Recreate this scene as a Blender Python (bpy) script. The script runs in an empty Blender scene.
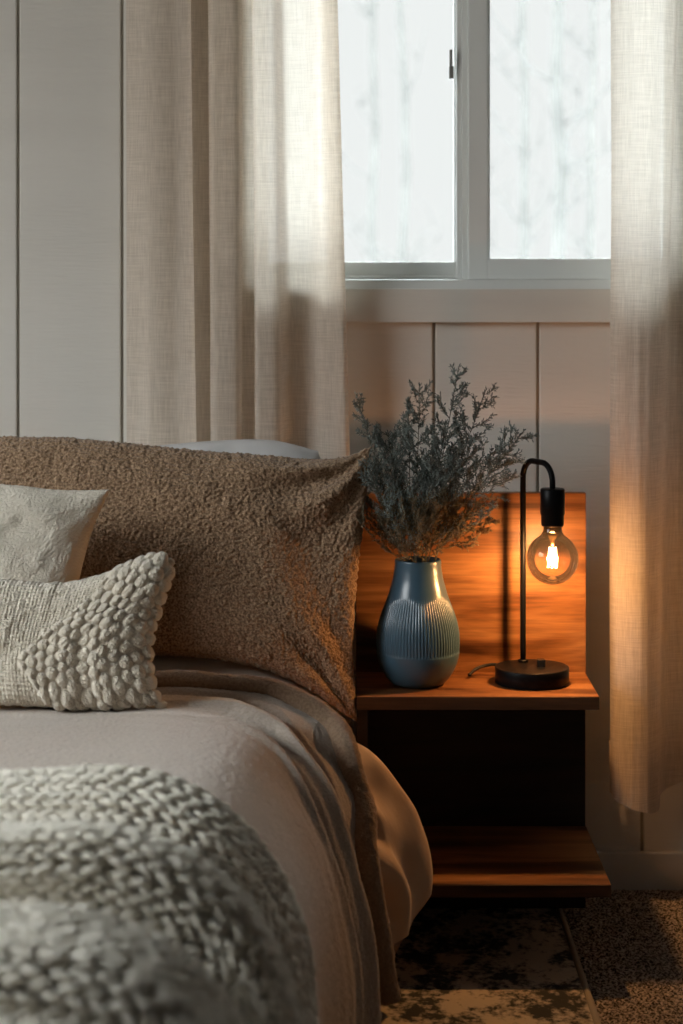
import bpy, bmesh, math, random
import numpy as np
from mathutils import Vector, Matrix

S = bpy.context.scene
COL = S.collection
R = math.radians
rng = np.random.default_rng(7)
random.seed(7)

# ------------------------------------------------------------------ camera
F, CX, HY, CH, CD = 2000.0, 341.5, 255.0, 1.108, 3.5   # focal length in px, principal x, horizon y, eye height, distance to the window wall
cam = bpy.data.cameras.new('camera')
cam.sensor_width = 36.0
cam.sensor_fit = 'AUTO'
cam.lens = F / 1024 * 36
cam.shift_y = -(512 - HY) / 1024
cam.clip_start = 0.05
cam.dof.use_dof = True
cam.dof.focus_distance = 3.12
cam.dof.aperture_fstop = 4.0
camo = bpy.data.objects.new('camera', cam)
COL.objects.link(camo)
camo.location = (0, -CD, CH)
camo.rotation_euler = (R(90), 0, 0)
S.camera = camo

# ------------------------------------------------------------------ world: overcast sky, brighter overhead
W = bpy.data.worlds.new('overcast_sky')
S.world = W
W.use_nodes = True
nt = W.node_tree
nt.nodes.clear()
tc = nt.nodes.new('ShaderNodeTexCoord')
sep = nt.nodes.new('ShaderNodeSeparateXYZ')
nt.links.new(tc.outputs['Generated'], sep.inputs[0])
ramp = nt.nodes.new('ShaderNodeValToRGB')
ramp.color_ramp.interpolation = 'EASE'
e = ramp.color_ramp.elements
e[0].position = 0.15; e[0].color = (0.0640, 0.0640, 0.0640, 1)
e[1].position = 0.50; e[1].color = (1, 1, 1, 1)
nt.links.new(sep.outputs['Z'], ramp.inputs[0])
tint = nt.nodes.new('ShaderNodeMix'); tint.data_type = 'RGBA'
tint.inputs[6].default_value = (1.0, 1.0, .995, 1)
tint.inputs[7].default_value = (0.86, 0.96, 1.0, 1)
nt.links.new(ramp.outputs[0], tint.inputs[0])
mul = nt.nodes.new('ShaderNodeMix'); mul.data_type = 'RGBA'; mul.blend_type = 'MULTIPLY'; mul.inputs[0].default_value = 1
nt.links.new(ramp.outputs[0], mul.inputs[6]); nt.links.new(tint.outputs[2], mul.inputs[7])
bg = nt.nodes.new('ShaderNodeBackground')
bg.inputs[1].default_value = 15.3
nt.links.new(mul.outputs[2], bg.inputs[0])
wo = nt.nodes.new('ShaderNodeOutputWorld')
nt.links.new(bg.outputs[0], wo.inputs[0])

def area_light(name, loc, target, size, power, color):
    l = bpy.data.lights.new(name, 'AREA')
    l.shape = 'RECTANGLE'; l.size, l.size_y = size
    l.energy = power; l.color = color
    o = bpy.data.objects.new(name, l); COL.objects.link(o)
    o.location = loc
    o.rotation_euler = (Vector(target) - Vector(loc)).to_track_quat('-Z', 'Y').to_euler()
    return o

# soft fill light added out of view, shining in through the left wall
area_light('side_fill_light', (-2.38, -1.80, 1.66), (0.0, -.55, 0.70), (1.4, .85), 23, (1.0, 0.985, 0.95))

vs = S.view_settings
vs.view_transform = 'Standard'; vs.look = 'None'; vs.gamma = 1.0; vs.use_curve_mapping = False
vs.exposure = 0.0
S.cycles.max_bounces = 8
S.cycles.diffuse_bounces = 4
S.cycles.transparent_max_bounces = 16
S.cycles.sample_clamp_indirect = 4.0
S.cycles.caustics_reflective = False
S.cycles.caustics_refractive = False
S.cycles.use_denoising = True

# ------------------------------------------------------------------ helpers
def at(px, py, Y):
    d = CD + Y
    return Vector(((px - CX) * d / F, Y, CH - (py - HY) * d / F))

def tag(o, label=None, cat=None, group=None, kind=None):
    if label: o['label'] = label
    if cat: o['category'] = cat
    if group: o['group'] = group
    if kind: o['kind'] = kind
    return o

def empty(name, loc, rz=0.0):
    o = bpy.data.objects.new(name, None); COL.objects.link(o)
    o.location = loc; o.rotation_euler = (0, 0, rz); o.empty_display_size = .05
    return o

def link(name, me, mat=None, parent=None, smooth=True):
    o = bpy.data.objects.new(name, me); COL.objects.link(o)
    if mat: me.materials.append(mat)
    if smooth:
        me.polygons.foreach_set('use_smooth', np.ones(len(me.polygons), bool))
    if parent is not None:
        o.parent = parent
        bpy.context.view_layer.update()
        o.matrix_parent_inverse = parent.matrix_world.inverted()
    return o

def mesh_np(name, V, Fq, uv=None):
    """Mesh from a vertex array and a quad (or triangle) array."""
    me = bpy.data.meshes.new(name)
    V = np.asarray(V, np.float32); Fq = np.asarray(Fq, np.int32)
    n, k = Fq.shape
    me.vertices.add(len(V)); me.vertices.foreach_set('co', V.ravel())
    me.loops.add(n * k); me.loops.foreach_set('vertex_index', Fq.ravel())
    me.polygons.add(n); me.polygons.foreach_set('loop_start', np.arange(0, n * k, k, dtype=np.int32))
    if uv is not None:
        u = me.uv_layers.new(name='uv')
        u.data.foreach_set('uv', np.asarray(uv, np.float32)[Fq.ravel()].ravel())
    me.update(calc_edges=True); me.validate()
    return me

def grid_faces(nu, nv, off=0, flip=False, wrap=False):
    i, j = np.meshgrid(np.arange(nu - 1), np.arange(nv if wrap else nv - 1), indexing='ij')
    j2 = (j + 1) % nv
    a = i * nv + j; b = (i + 1) * nv + j; c = (i + 1) * nv + j2; d = i * nv + j2
    q = np.stack([a, b, c, d], -1).reshape(-1, 4) + off
    return q[:, ::-1] if flip else q

def box(bm, x0, x1, y0, y1, z0, z1, bevel=0.0):
    m = bmesh.ops.create_cube(bm, size=1.0)
    vs_ = m['verts']
    for v in vs_:
        v.co = Vector(((x0 + x1) / 2 + v.co.x * (x1 - x0), (y0 + y1) / 2 + v.co.y * (y1 - y0), (z0 + z1) / 2 + v.co.z * (z1 - z0)))
    if bevel:
        es = list({e_ for v in vs_ for e_ in v.link_edges})
        bmesh.ops.bevel(bm, geom=es, offset=bevel, segments=2, affect='EDGES', profile=0.6)

def bm_obj(name, bm, mat, parent=None, smooth=False):
    me = bpy.data.meshes.new(name); bm.to_mesh(me); bm.free()
    o = link(name, me, mat, parent, smooth)
    return o

def box_obj(name, b, mat, parent=None, bevel=0.0015):
    bm = bmesh.new(); box(bm, *b, bevel=bevel)
    return bm_obj(name, bm, mat, parent)

def lathe_arrays(prof, n=48, cx=0, cy=0, cz=0, rmod=None):
    prof = np.array(prof, float)
    th = np.arange(n) / n * 2 * np.pi
    r = prof[:, 0][:, None] * np.ones(n)
    if rmod is not None: r = r + rmod(prof[:, 1][:, None] * np.ones(n), th[None, :] * np.ones((len(prof), 1)), r)
    V = np.stack([cx + r * np.cos(th), cy + r * np.sin(th), cz + prof[:, 1][:, None] * np.ones(n)], -1).reshape(-1, 3)
    return V, grid_faces(len(prof), n, wrap=True, flip=True)

def lathe_obj(name, prof, mat, parent=None, n=48, loc=(0, 0, 0), rmod=None):
    V, Q = lathe_arrays(prof, n, *loc, rmod=rmod)
    return link(name, mesh_np(name, V, Q), mat, parent)

def catmull(P, n):
    P = np.array([list(p) for p in P], float)
    Pe = np.vstack([2 * P[0] - P[1], P, 2 * P[-1] - P[-2]])
    seg = len(P) - 1
    t = np.linspace(0, seg, max(n * 4, 200))
    i = np.minimum(t.astype(int), seg - 1); f = (t - i)[:, None]
    p0, p1, p2, p3 = Pe[i], Pe[i + 1], Pe[i + 2], Pe[i + 3]
    C = 0.5 * ((2 * p1) + (-p0 + p2) * f + (2 * p0 - 5 * p1 + 4 * p2 - p3) * f ** 2 + (-p0 + 3 * p1 - 3 * p2 + p3) * f ** 3)
    L = np.concatenate([[0], np.cumsum(np.linalg.norm(np.diff(C, axis=0), axis=1))])
    s = np.linspace(0, L[-1], n)
    return np.stack([np.interp(s, L, C[:, k]) for k in range(C.shape[1])], -1)

def tube_arrays(P, rad, n=12, caps=True):
    P = np.asarray(P, float); m = len(P)
    rad = np.broadcast_to(np.asarray(rad, float), (m,)).copy()
    T = np.gradient(P, axis=0); T /= np.linalg.norm(T, axis=1)[:, None] + 1e-12
    up = np.array([0, 0, 1.0]) if abs(T[0][2]) < .9 else np.array([1.0, 0, 0])
    N = np.zeros_like(P); v = np.cross(T[0], up); v /= np.linalg.norm(v)
    for i in range(m):
        v = v - T[i] * v.dot(T[i]); v /= np.linalg.norm(v) + 1e-12; N[i] = v
    B = np.cross(T, N)
    if caps:
        P = np.vstack([P[:1], P, P[-1:]]); N = np.vstack([N[:1], N, N[-1:]]); B = np.vstack([B[:1], B, B[-1:]])
        rad = np.concatenate([[1e-5], rad, [1e-5]]); m += 2
    th = np.arange(n) / n * 2 * np.pi
    V = P[:, None] + rad[:, None, None] * (np.cos(th)[None, :, None] * N[:, None] + np.sin(th)[None, :, None] * B[:, None])
    return V.reshape(-1, 3), grid_faces(m, n, wrap=True)

def join(parts):
    Vs, Qs, o = [], [], 0
    for V, Q in parts:
        Vs.append(V); Qs.append(Q + o); o += len(V)
    return np.vstack(Vs), np.vstack(Qs)

def tube_obj(name, P, rad, mat, parent=None, n=12):
    return link(name, mesh_np(name, *tube_arrays(P, rad, n)), mat, parent)

# noise, vectorised
def _h(ix, iy, iz, s):
    h = (ix * 374761393 + iy * 668265263 + iz * 2147483647 + s * 974634777) & 0xffffffff
    h = ((h ^ (h >> 13)) * 1274126177) & 0xffffffff
    h = ((h ^ (h >> 16)) * 2246822519) & 0xffffffff
    return ((h ^ (h >> 15)) & 0xffffff) / float(0xffffff)

def vnoise(x, y, z=0.0, s=0):
    x, y, z = np.broadcast_arrays(np.asarray(x, float), np.asarray(y, float), np.asarray(z, float))
    ix, iy, iz = (np.floor(a).astype(np.int64) for a in (x, y, z))
    fx, fy, fz = x - ix, y - iy, z - iz
    fx, fy, fz = (a * a * a * (a * (a * 6 - 15) + 10) for a in (fx, fy, fz))
    r = 0
    for dx in (0, 1):
        for dy in (0, 1):
            for dz in (0, 1):
                w = (fx if dx else 1 - fx) * (fy if dy else 1 - fy) * (fz if dz else 1 - fz)
                r = r + w * _h(ix + dx, iy + dy, iz + dz, s)
    return r * 2 - 1

def fbm(x, y, z=0.0, s=0, o=3):
    r, a, f = 0, 1.0, 1.0
    for k in range(o):
        r = r + a * vnoise(np.asarray(x) * f, np.asarray(y) * f, np.asarray(z) * f, s + k * 17); a *= .5; f *= 2.03
    return r

def worley(x, y, s=0):
    """distance to the nearest jittered cell point, 2D"""
    ix, iy = np.floor(x).astype(np.int64), np.floor(y).astype(np.int64)
    d = np.full(x.shape, 9.0)
    for dx in (-1, 0, 1):
        for dy in (-1, 0, 1):
            cx, cy = ix + dx, iy + dy
            px = cx + _h(cx, cy, 0, s); py = cy + _h(cx, cy, 1, s)
            d = np.minimum(d, np.hypot(px - x, py - y))
    return d

def smooth01(t):
    t = np.clip(t, 0, 1); return t * t * (3 - 2 * t)

def grid_normals(P):
    du = np.gradient(P, axis=0); dv = np.gradient(P, axis=1)
    N = np.cross(du, dv); return N / (np.linalg.norm(N, axis=-1, keepdims=True) + 1e-12)

# ------------------------------------------------------------------ materials
def new_mat(name):
    m = bpy.data.materials.new(name); m.use_nodes = True
    nt = m.node_tree; b = nt.nodes['Principled BSDF']
    return m, nt, b

def N(nt, t, **kw):
    n = nt.nodes.new(t)
    for k, v in kw.items(): setattr(n, k, v)
    return n

def mat_basic(name, color, rough=.5, metal=0.0, spec=.5, noise=None, bump=None, sheen=0.0, coords='Object', stretch=(1, 1, 1)):
    """noise = (scale, colour2, amount); bump = (scale, strength, distance)"""
    m, nt, b = new_mat(name)
    b.inputs['Base Color'].default_value = (*color, 1)
    b.inputs['Roughness'].default_value = rough; b.inputs['Metallic'].default_value = metal
    b.inputs['Specular IOR Level'].default_value = spec
    if sheen:
        b.inputs['Sheen Weight'].default_value = sheen; b.inputs['Sheen Roughness'].default_value = .5
    t = N(nt, 'ShaderNodeTexCoord'); mp = N(nt, 'ShaderNodeMapping'); mp.inputs['Scale'].default_value = stretch
    nt.links.new(t.outputs[coords], mp.inputs[0])
    if noise:
        n = N(nt, 'ShaderNodeTexNoise'); n.inputs['Scale'].default_value = noise[0]; n.inputs['Detail'].default_value = 5
        nt.links.new(mp.outputs[0], n.inputs[0])
        r = N(nt, 'ShaderNodeMapRange'); r.inputs[1].default_value = .35; r.inputs[2].default_value = .68
        r.inputs[4].default_value = noise[2]; nt.links.new(n.outputs[0], r.inputs[0])
        x = N(nt, 'ShaderNodeMix', data_type='RGBA'); x.inputs[6].default_value = (*color, 1); x.inputs[7].default_value = (*noise[1], 1)
        nt.links.new(r.outputs[0], x.inputs[0]); nt.links.new(x.outputs[2], b.inputs['Base Color'])
    if bump:
        n = N(nt, 'ShaderNodeTexNoise'); n.inputs['Scale'].default_value = bump[0]; n.inputs['Detail'].default_value = 4
        nt.links.new(mp.outputs[0], n.inputs[0])
        bp = N(nt, 'ShaderNodeBump'); bp.inputs['Strength'].default_value = bump[1]; bp.inputs['Distance'].default_value = bump[2]
        nt.links.new(n.outputs[0], bp.inputs['Height']); nt.links.new(bp.outputs[0], b.inputs['Normal'])
    return m

M_wall = mat_basic('painted_board', (.78, .755, .695), rough=.6, noise=(3.0, (.71, .685, .625), .6), bump=(60, .55, .0022), stretch=(.35, 1, 3.2))
M_gap = mat_basic('board_gap', (.42, .39, .33), rough=.9)
M_trim = mat_basic('painted_trim', (.78, .765, .71), rough=.5, noise=(6, (.63, .61, .56), .5), bump=(50, .3, .0015), stretch=(.4, 1, 2.5))
M_vinyl = mat_basic('window_vinyl', (.86, .89, .88), rough=.35)
M_plain = mat_basic('dark_plaster', (.13, .12, .115), rough=.8)
M_black = mat_basic('black_powder_coat', (.0045, .0045, .005), rough=.38, spec=.10, bump=(400, .15, .0004))
M_blackgloss = mat_basic('black_plastic', (.01, .01, .01), rough=.25)
M_cord = mat_basic('black_cord', (.004, .004, .004), rough=.6)
M_sherpa = mat_basic('brown_sherpa', (.165, .098, .055), rough=.95, spec=.15, noise=(300, (.47, .32, .20), 1), bump=(420, .6, .003), sheen=.25)
M_blanket = mat_basic('taupe_fleece', (.42, .345, .28), rough=.95, spec=.12, noise=(240, (.52, .435, .36), .9), bump=(380, .5, .0025), sheen=.35)
M_hem = mat_basic('fleece_hem', (.24, .155, .098), rough=.95, spec=.12, noise=(260, (.36, .245, .16), .9), bump=(420, .6, .003), sheen=.3)
M_duvet = mat_basic('smooth_tan_plush', (.60, .425, .28), rough=.62, spec=.25, noise=(14, (.52, .365, .24), .6), bump=(90, .15, .002), sheen=.3)
M_cream = mat_basic('cream_boucle', (.66, .60, .50), rough=.95, spec=.1, bump=(420, .6, .0025), sheen=.3)
M_cream2 = mat_basic('cream_wool', (.70, .625, .51), rough=.95, spec=.1, bump=(330, 1.0, .004), sheen=.5)
M_greyp = mat_basic('pale_cotton', (.62, .61, .60), rough=.85, spec=.2, bump=(300, .25, .001))
M_yarn = mat_basic('chunky_yarn', (.82, .76, .65), rough=.95, spec=.05, noise=(150, (.90, .84, .73), .8), bump=(300, .9, .004), sheen=.3)
M_mattress = mat_basic('mattress_ticking', (.55, .53, .5), rough=.9)

def wood(name, c1, c2, c3, axis_scale=(1.2, 14, 14), rough=.38):
    m, nt, b = new_mat(name)
    t = N(nt, 'ShaderNodeTexCoord'); mp = N(nt, 'ShaderNodeMapping'); mp.inputs['Scale'].default_value = axis_scale
    nt.links.new(t.outputs['Object'], mp.inputs[0])
    n = N(nt, 'ShaderNodeTexNoise'); n.inputs['Scale'].default_value = 1.6; n.inputs['Detail'].default_value = 6; n.inputs['Distortion'].default_value = .9
    nt.links.new(mp.outputs[0], n.inputs[0])
    cr = N(nt, 'ShaderNodeValToRGB'); el = cr.color_ramp.elements
    el[0].position = .32; el[0].color = (*c1, 1); el[1].position = .66; el[1].color = (*c3, 1)
    k = el.new(.47); k.color = (*c2, 1)
    nt.links.new(n.outputs[0], cr.inputs[0])
    n2 = N(nt, 'ShaderNodeTexNoise'); n2.inputs['Scale'].default_value = 9; n2.inputs['Detail'].default_value = 6
    mp2 = N(nt, 'ShaderNodeMapping'); mp2.inputs['Scale'].default_value = (axis_scale[0] * 1.0, axis_scale[1] * 2.2, axis_scale[2] * 2.2)
    nt.links.new(t.outputs['Object'], mp2.inputs[0]); nt.links.new(mp2.outputs[0], n2.inputs[0])
    mr = N(nt, 'ShaderNodeMapRange'); mr.inputs[1].default_value = .3; mr.inputs[2].default_value = .7; mr.inputs[3].default_value = .72; mr.inputs[4].default_value = 1.12
    nt.links.new(n2.outputs[0], mr.inputs[0])
    mx = N(nt, 'ShaderNodeMix', data_type='RGBA', blend_type='MULTIPLY'); mx.inputs[0].default_value = 1
    nt.links.new(cr.outputs[0], mx.inputs[6]); nt.links.new(mr.outputs[0], mx.inputs[7])
    nt.links.new(mx.outputs[2], b.inputs['Base Color'])
    b.inputs['Roughness'].default_value = rough; b.inputs['Specular IOR Level'].default_value = .35
    bp = N(nt, 'ShaderNodeBump'); bp.inputs['Strength'].default_value = .15; bp.inputs['Distance'].default_value = .001
    nt.links.new(n2.outputs[0], bp.inputs['Height']); nt.links.new(bp.outputs[0], b.inputs['Normal'])
    return m
M_shadewood = wood('shade_dark_wood', (.006, .003, .002), (.013, .006, .003), (.022, .010, .005), axis_scale=(1.8, 14, 15), rough=.5)  # near-black wood tone stands in for the shade under the shelf
M_edgeshade = wood('shaded_edge_wood', (.025, .009, .003), (.07, .026, .009), (.11, .045, .017), axis_scale=(1.8, 14, 15), rough=.45)  # darker copy of the shelf wood, shade of the unlit front edges
M_wood = wood('oiled_wood', (.045, .015, .004), (.175, .068, .021), (.335, .155, .057), axis_scale=(1.8, 14, 15), rough=.42)

def curtain_mat(name='linen'):
    m, nt, b = new_mat(name)
    out = nt.nodes['Material Output']
    uv = N(nt, 'ShaderNodeUVMap')
    def threads(sx, sy, sc):
        mp = N(nt, 'ShaderNodeMapping'); mp.inputs['Scale'].default_value = (sx, sy, 1)
        nt.links.new(uv.outputs[0], mp.inputs[0])
        n = N(nt, 'ShaderNodeTexNoise'); n.inputs['Scale'].default_value = sc; n.inputs['Detail'].default_value = 3
        nt.links.new(mp.outputs[0], n.inputs[0]); return n.outputs[0]
    a = threads(1, 22, 22); c = threads(22, 1, 22)
    ad = N(nt, 'ShaderNodeMath', operation='ADD'); nt.links.new(a, ad.inputs[0]); nt.links.new(c, ad.inputs[1])
    mr = N(nt, 'ShaderNodeMapRange'); mr.inputs[1].default_value = .75; mr.inputs[2].default_value = 1.25
    nt.links.new(ad.outputs[0], mr.inputs[0])
    cr = N(nt, 'ShaderNodeMix', data_type='RGBA'); cr.inputs[6].default_value = (.78, .70, .61, 1); cr.inputs[7].default_value = (.85, .78, .69, 1)
    nt.links.new(mr.outputs[0], cr.inputs[0])
    d = N(nt, 'ShaderNodeBsdfDiffuse'); tr = N(nt, 'ShaderNodeBsdfTranslucent'); tp = N(nt, 'ShaderNodeBsdfTransparent')
    nt.links.new(cr.outputs[2], d.inputs[0])
    tw = N(nt, 'ShaderNodeMix', data_type='RGBA'); tw.inputs[6].default_value = (.84, .73, .62, 1); tw.inputs[7].default_value = (.92, .82, .72, 1)
    nt.links.new(mr.outputs[0], tw.inputs[0]); nt.links.new(tw.outputs[2], tr.inputs[0])
    bp = N(nt, 'ShaderNodeBump'); bp.inputs['Strength'].default_value = .35; bp.inputs['Distance'].default_value = .001
    nt.links.new(ad.outputs[0], bp.inputs['Height']); nt.links.new(bp.outputs[0], d.inputs['Normal'])
    m1 = N(nt, 'ShaderNodeMixShader'); m1.inputs[0].default_value = .48
    nt.links.new(d.outputs[0], m1.inputs[1]); nt.links.new(tr.outputs[0], m1.inputs[2])
    tf = N(nt, 'ShaderNodeMapRange'); tf.inputs[3].default_value = .24; tf.inputs[4].default_value = .08
    nt.links.new(mr.outputs[0], tf.inputs[0])
    m2 = N(nt, 'ShaderNodeMixShader'); nt.links.new(tf.outputs[0], m2.inputs[0])
    nt.links.new(m1.outputs[0], m2.inputs[1]); nt.links.new(tp.outputs[0], m2.inputs[2])
    nt.links.new(m2.outputs[0], out.inputs[0])
    return m
M_linen = curtain_mat()

def thin_glass(name, top=(1, 1, 1), bottom=None, z0=0, z1=1, refl=.08, haze=0.0, hazecol=(1, 1, 1)):
    m, nt, b = new_mat(name); out = nt.nodes['Material Output']
    tp = N(nt, 'ShaderNodeBsdfTransparent'); gl = N(nt, 'ShaderNodeBsdfGlossy'); gl.inputs['Roughness'].default_value = .02
    if bottom is None: tp.inputs[0].default_value = (*top, 1)
    else:
        t = N(nt, 'ShaderNodeTexCoord'); sp = N(nt, 'ShaderNodeSeparateXYZ'); nt.links.new(t.outputs['Object'], sp.inputs[0])
        mr = N(nt, 'ShaderNodeMapRange', interpolation_type='SMOOTHSTEP'); mr.inputs[1].default_value = z0; mr.inputs[2].default_value = z1
        nt.links.new(sp.outputs['Z'], mr.inputs[0])
        mx = N(nt, 'ShaderNodeMix', data_type='RGBA'); mx.inputs[6].default_value = (*bottom, 1); mx.inputs[7].default_value = (*top, 1)
        nt.links.new(mr.outputs[0], mx.inputs[0]); nt.links.new(mx.outputs[2], tp.inputs[0])
    lw = N(nt, 'ShaderNodeFresnel'); lw.inputs[0].default_value = 1.45
    mr2 = N(nt, 'ShaderNodeMath', operation='MULTIPLY'); mr2.inputs[1].default_value = refl / .04
    nt.links.new(lw.outputs[0], mr2.inputs[0])
    cl = N(nt, 'ShaderNodeClamp'); nt.links.new(mr2.outputs[0], cl.inputs[0])
    ms = N(nt, 'ShaderNodeMixShader'); nt.links.new(cl.outputs[0], ms.inputs[0])
    src = tp.outputs[0]
    if haze:
        tl = N(nt, 'ShaderNodeBsdfTranslucent'); tl.inputs[0].default_value = (*hazecol, 1)
        mh = N(nt, 'ShaderNodeMixShader'); mh.inputs[0].default_value = haze
        nt.links.new(tp.outputs[0], mh.inputs[1]); nt.links.new(tl.outputs[0], mh.inputs[2]); src = mh.outputs[0]
    nt.links.new(src, ms.inputs[1]); nt.links.new(gl.outputs[0], ms.inputs[2])
    nt.links.new(ms.outputs[0], out.inputs[0])
    return m
M_pane = thin_glass('window_glass', (.97, .985, .98), refl=.04)

def mat_emit(name, color, strength):
    m, nt, b = new_mat(name)
    b.inputs['Base Color'].default_value = (*color, 1)
    b.inputs['Emission Color'].default_value = (*color, 1); b.inputs['Emission Strength'].default_value = strength
    return m

def carpet_mat():
    m, nt, b = new_mat('speckled_carpet')
    t = N(nt, 'ShaderNodeTexCoord')
    v = N(nt, 'ShaderNodeTexNoise'); v.inputs['Scale'].default_value = 240; v.inputs['Detail'].default_value = 3
    nt.links.new(t.outputs['Object'], v.inputs[0])
    cr = N(nt, 'ShaderNodeValToRGB'); el = cr.color_ramp.elements
    el[0].position = .40; el[0].color = (.050, .040, .033, 1); el[1].position = .62; el[1].color = (.56, .48, .40, 1)
    nt.links.new(v.outputs[0], cr.inputs[0]); nt.links.new(cr.outputs[0], b.inputs['Base Color'])
    b.inputs['Roughness'].default_value = 1; b.inputs['Specular IOR Level'].default_value = .05
    bp = N(nt, 'ShaderNodeBump'); bp.inputs['Strength'].default_value = .8; bp.inputs['Distance'].default_value = .006
    nt.links.new(v.outputs[0], bp.inputs['Height']); nt.links.new(bp.outputs[0], b.inputs['Normal'])
    return m
M_carpet = carpet_mat()

def rug_mat():
    m, nt, b = new_mat('faded_vintage_rug')
    t = N(nt, 'ShaderNodeTexCoord')
    mp = N(nt, 'ShaderNodeMapping'); mp.inputs['Scale'].default_value = (9, 6, 1); mp.inputs['Location'].default_value = (3.1, 1.4, 0)
    nt.links.new(t.outputs['Object'], mp.inputs[0])
    n1 = N(nt, 'ShaderNodeTexNoise'); n1.inputs['Scale'].default_value = 1.3; n1.inputs['Detail'].default_value = 9; n1.inputs['Roughness'].default_value = .72
    nt.links.new(mp.outputs[0], n1.inputs[0])
    n2 = N(nt, 'ShaderNodeTexNoise'); n2.inputs['Scale'].default_value = 90; n2.inputs['Detail'].default_value = 2
    nt.links.new(t.outputs['Object'], n2.inputs[0])
    a = N(nt, 'ShaderNodeMath', operation='MULTIPLY_ADD'); a.inputs[1].default_value = .22
    nt.links.new(n2.outputs[0], a.inputs[0]); nt.links.new(n1.outputs[0], a.inputs[2])
    cr = N(nt, 'ShaderNodeValToRGB'); el = cr.color_ramp.elements
    el[0].position = .56; el[0].color = (.56, .48, .36, 1); el[1].position = .66; el[1].color = (.055, .055, .05, 1)
    nt.links.new(a.outputs[0], cr.inputs[0]); nt.links.new(cr.outputs[0], b.inputs['Base Color'])
    b.inputs['Roughness'].default_value = .95; b.inputs['Specular IOR Level'].default_value = .1
    bp = N(nt, 'ShaderNodeBump'); bp.inputs['Strength'].default_value = .5; bp.inputs['Distance'].default_value = .002
    nt.links.new(n2.outputs[0], bp.inputs['Height']); nt.links.new(bp.outputs[0], b.inputs['Normal'])
    return m
M_rug = rug_mat()
M_rugedge = mat_basic('rug_binding', (.34, .30, .23), rough=.9, bump=(300, .5, .001))

# ------------------------------------------------------------------ room shell
GX0, GP = (18 - CX) * CD / F, 104 * CD / F         # first visible groove and board pitch
WX0, WX1, WZ0, WZ1 = -.185, .63, 1.045, 2.02        # window opening
XL, XR, YB, ZC = -2.30, 1.75, -4.70, 2.45           # room extents
bm = bmesh.new()
k0 = int(math.floor((XL - GX0) / GP)); k1 = int(math.ceil((XR - GX0) / GP))
for k in range(k0, k1):
    a, b_ = GX0 + k * GP, GX0 + (k + 1) * GP
    a2, b2 = max(a, XL) + .0026, min(b_, XR) - .0026
    cuts = [(a2, b2)]
    for x0, x1 in cuts:
        if x1 <= WX0 or x0 >= WX1:
            box(bm, x0, x1, 0, .022, 0, ZC, .0025)
        else:
            if x0 < WX0:
                box(bm, x0, WX0, 0, .022, WZ0, WZ1)
            if x1 > WX1:
                box(bm, WX1, x1, 0, .022, WZ0, WZ1)
            box(bm, x0, x1, 0, .022, 0, WZ0, .0025)
            box(bm, x0, x1, 0, .022, WZ1, ZC, .0025)
wall = tag(bm_obj('wall_back', bm, M_wall), kind='structure')
bm = bmesh.new()
for b_ in ((XL, WX0, .006, .14, 0, ZC), (WX1, XR, .006, .14, 0, ZC), (WX0, WX1, .006, .14, 0, WZ0 - .004), (WX0, WX1, .006, .14, WZ1 + .004, ZC)):
    box(bm, *b_)
bk = tag(bm_obj('wall_back_core', bm, M_gap), kind='structure')
tag(box_obj('wall_right', (XR, XR + .1, YB, .14, 0, ZC), M_plain), kind='structure')
tag(box_obj('wall_front', (XL - .1, XR + .1, YB - .1, YB, 0, ZC), M_plain), kind='structure')
bm = bmesh.new()                                     # unseen left wall with an opening added for the fill light
for b_ in ((-.1, 0, YB, -2.55, 0, ZC), (-.1, 0, -1.05, .14, 0, ZC), (-.1, 0, -2.55, -1.05, 0, 1.15), (-.1, 0, -2.55, -1.05, 2.2, ZC)):
    box(bm, XL + b_[0], XL + b_[1], *b_[2:])
tag(bm_obj('wall_left', bm, M_plain), kind='structure')
tag(box_obj('ceiling', (XL - .1, XR + .1, YB - .1, .14, ZC, ZC + .1), M_plain), kind='structure')

# carpeted floor: finely tufted where the camera can see it
nx, ny = 200, 420
xs = np.concatenate([np.linspace(XL - .1, .30, 14)[:-1], np.linspace(.30, .80, nx), np.linspace(.80, XR + .1, 8)[1:]])
ys = np.concatenate([np.linspace(YB - .1, -1.10, 12)[:-1], np.linspace(-1.10, .14, ny)])
Xg, Yg = np.meshgrid(xs, ys, indexing='ij')
tuft = (0.55 - worley(Xg / .009, Yg / .009, 3)) * .007 + fbm(Xg / .02, Yg / .02, 0, 5) * .002
fine = ((Xg > .30) & (Xg < .80) & (Yg > -1.1))
Z = np.where(fine, np.clip(tuft, -.004, .006), 0)
V = np.stack([Xg, Yg, Z], -1).reshape(-1, 3)
tag(link('floor', mesh_np('floor', V, grid_faces(len(xs), len(ys))), M_carpet), kind='structure')

tag(box_obj('baseboard_back', (XL, XR, -.014, 0, 0, .066), M_trim, bevel=.003), kind='structure')

# window
win = tag(empty('window_1', (WX0 + (WX1 - WX0) / 2, .05, WZ0)), kind='structure')
def px2(px, Y): return (px - CX) * (CD + Y) / F
def pz2(py, Y): return CH - (py - HY) * (CD + Y) / F
mull0, mull1 = px2(455, .05), px2(487, .045)
def part(name, boxes, mat, parent, bevel=.002):
    bm = bmesh.new()
    for b_ in boxes: box(bm, *b_, bevel=bevel)
    return bm_obj(name, bm, mat, parent)
# outer vinyl frame (jambs, head, sloped bottom track)
part('window_frame', [(WX0 - .002, WX0 + .03, -.002, .13, WZ0 - .0, WZ1), (WX1 - .03, WX1 + .002, -.002, .13, WZ0, WZ1),
                      (WX0, WX1, -.002, .13, WZ1 - .03, WZ1), (WX0, WX1, -.004, .13, WZ0 - .003, WZ0 + .020),
                      (WX0 + .03, WX1 - .03, .052, .12, WZ0 + .02, WZ0 + .026)], M_vinyl, win)
zb = WZ0 + .020
gy = .085
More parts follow.
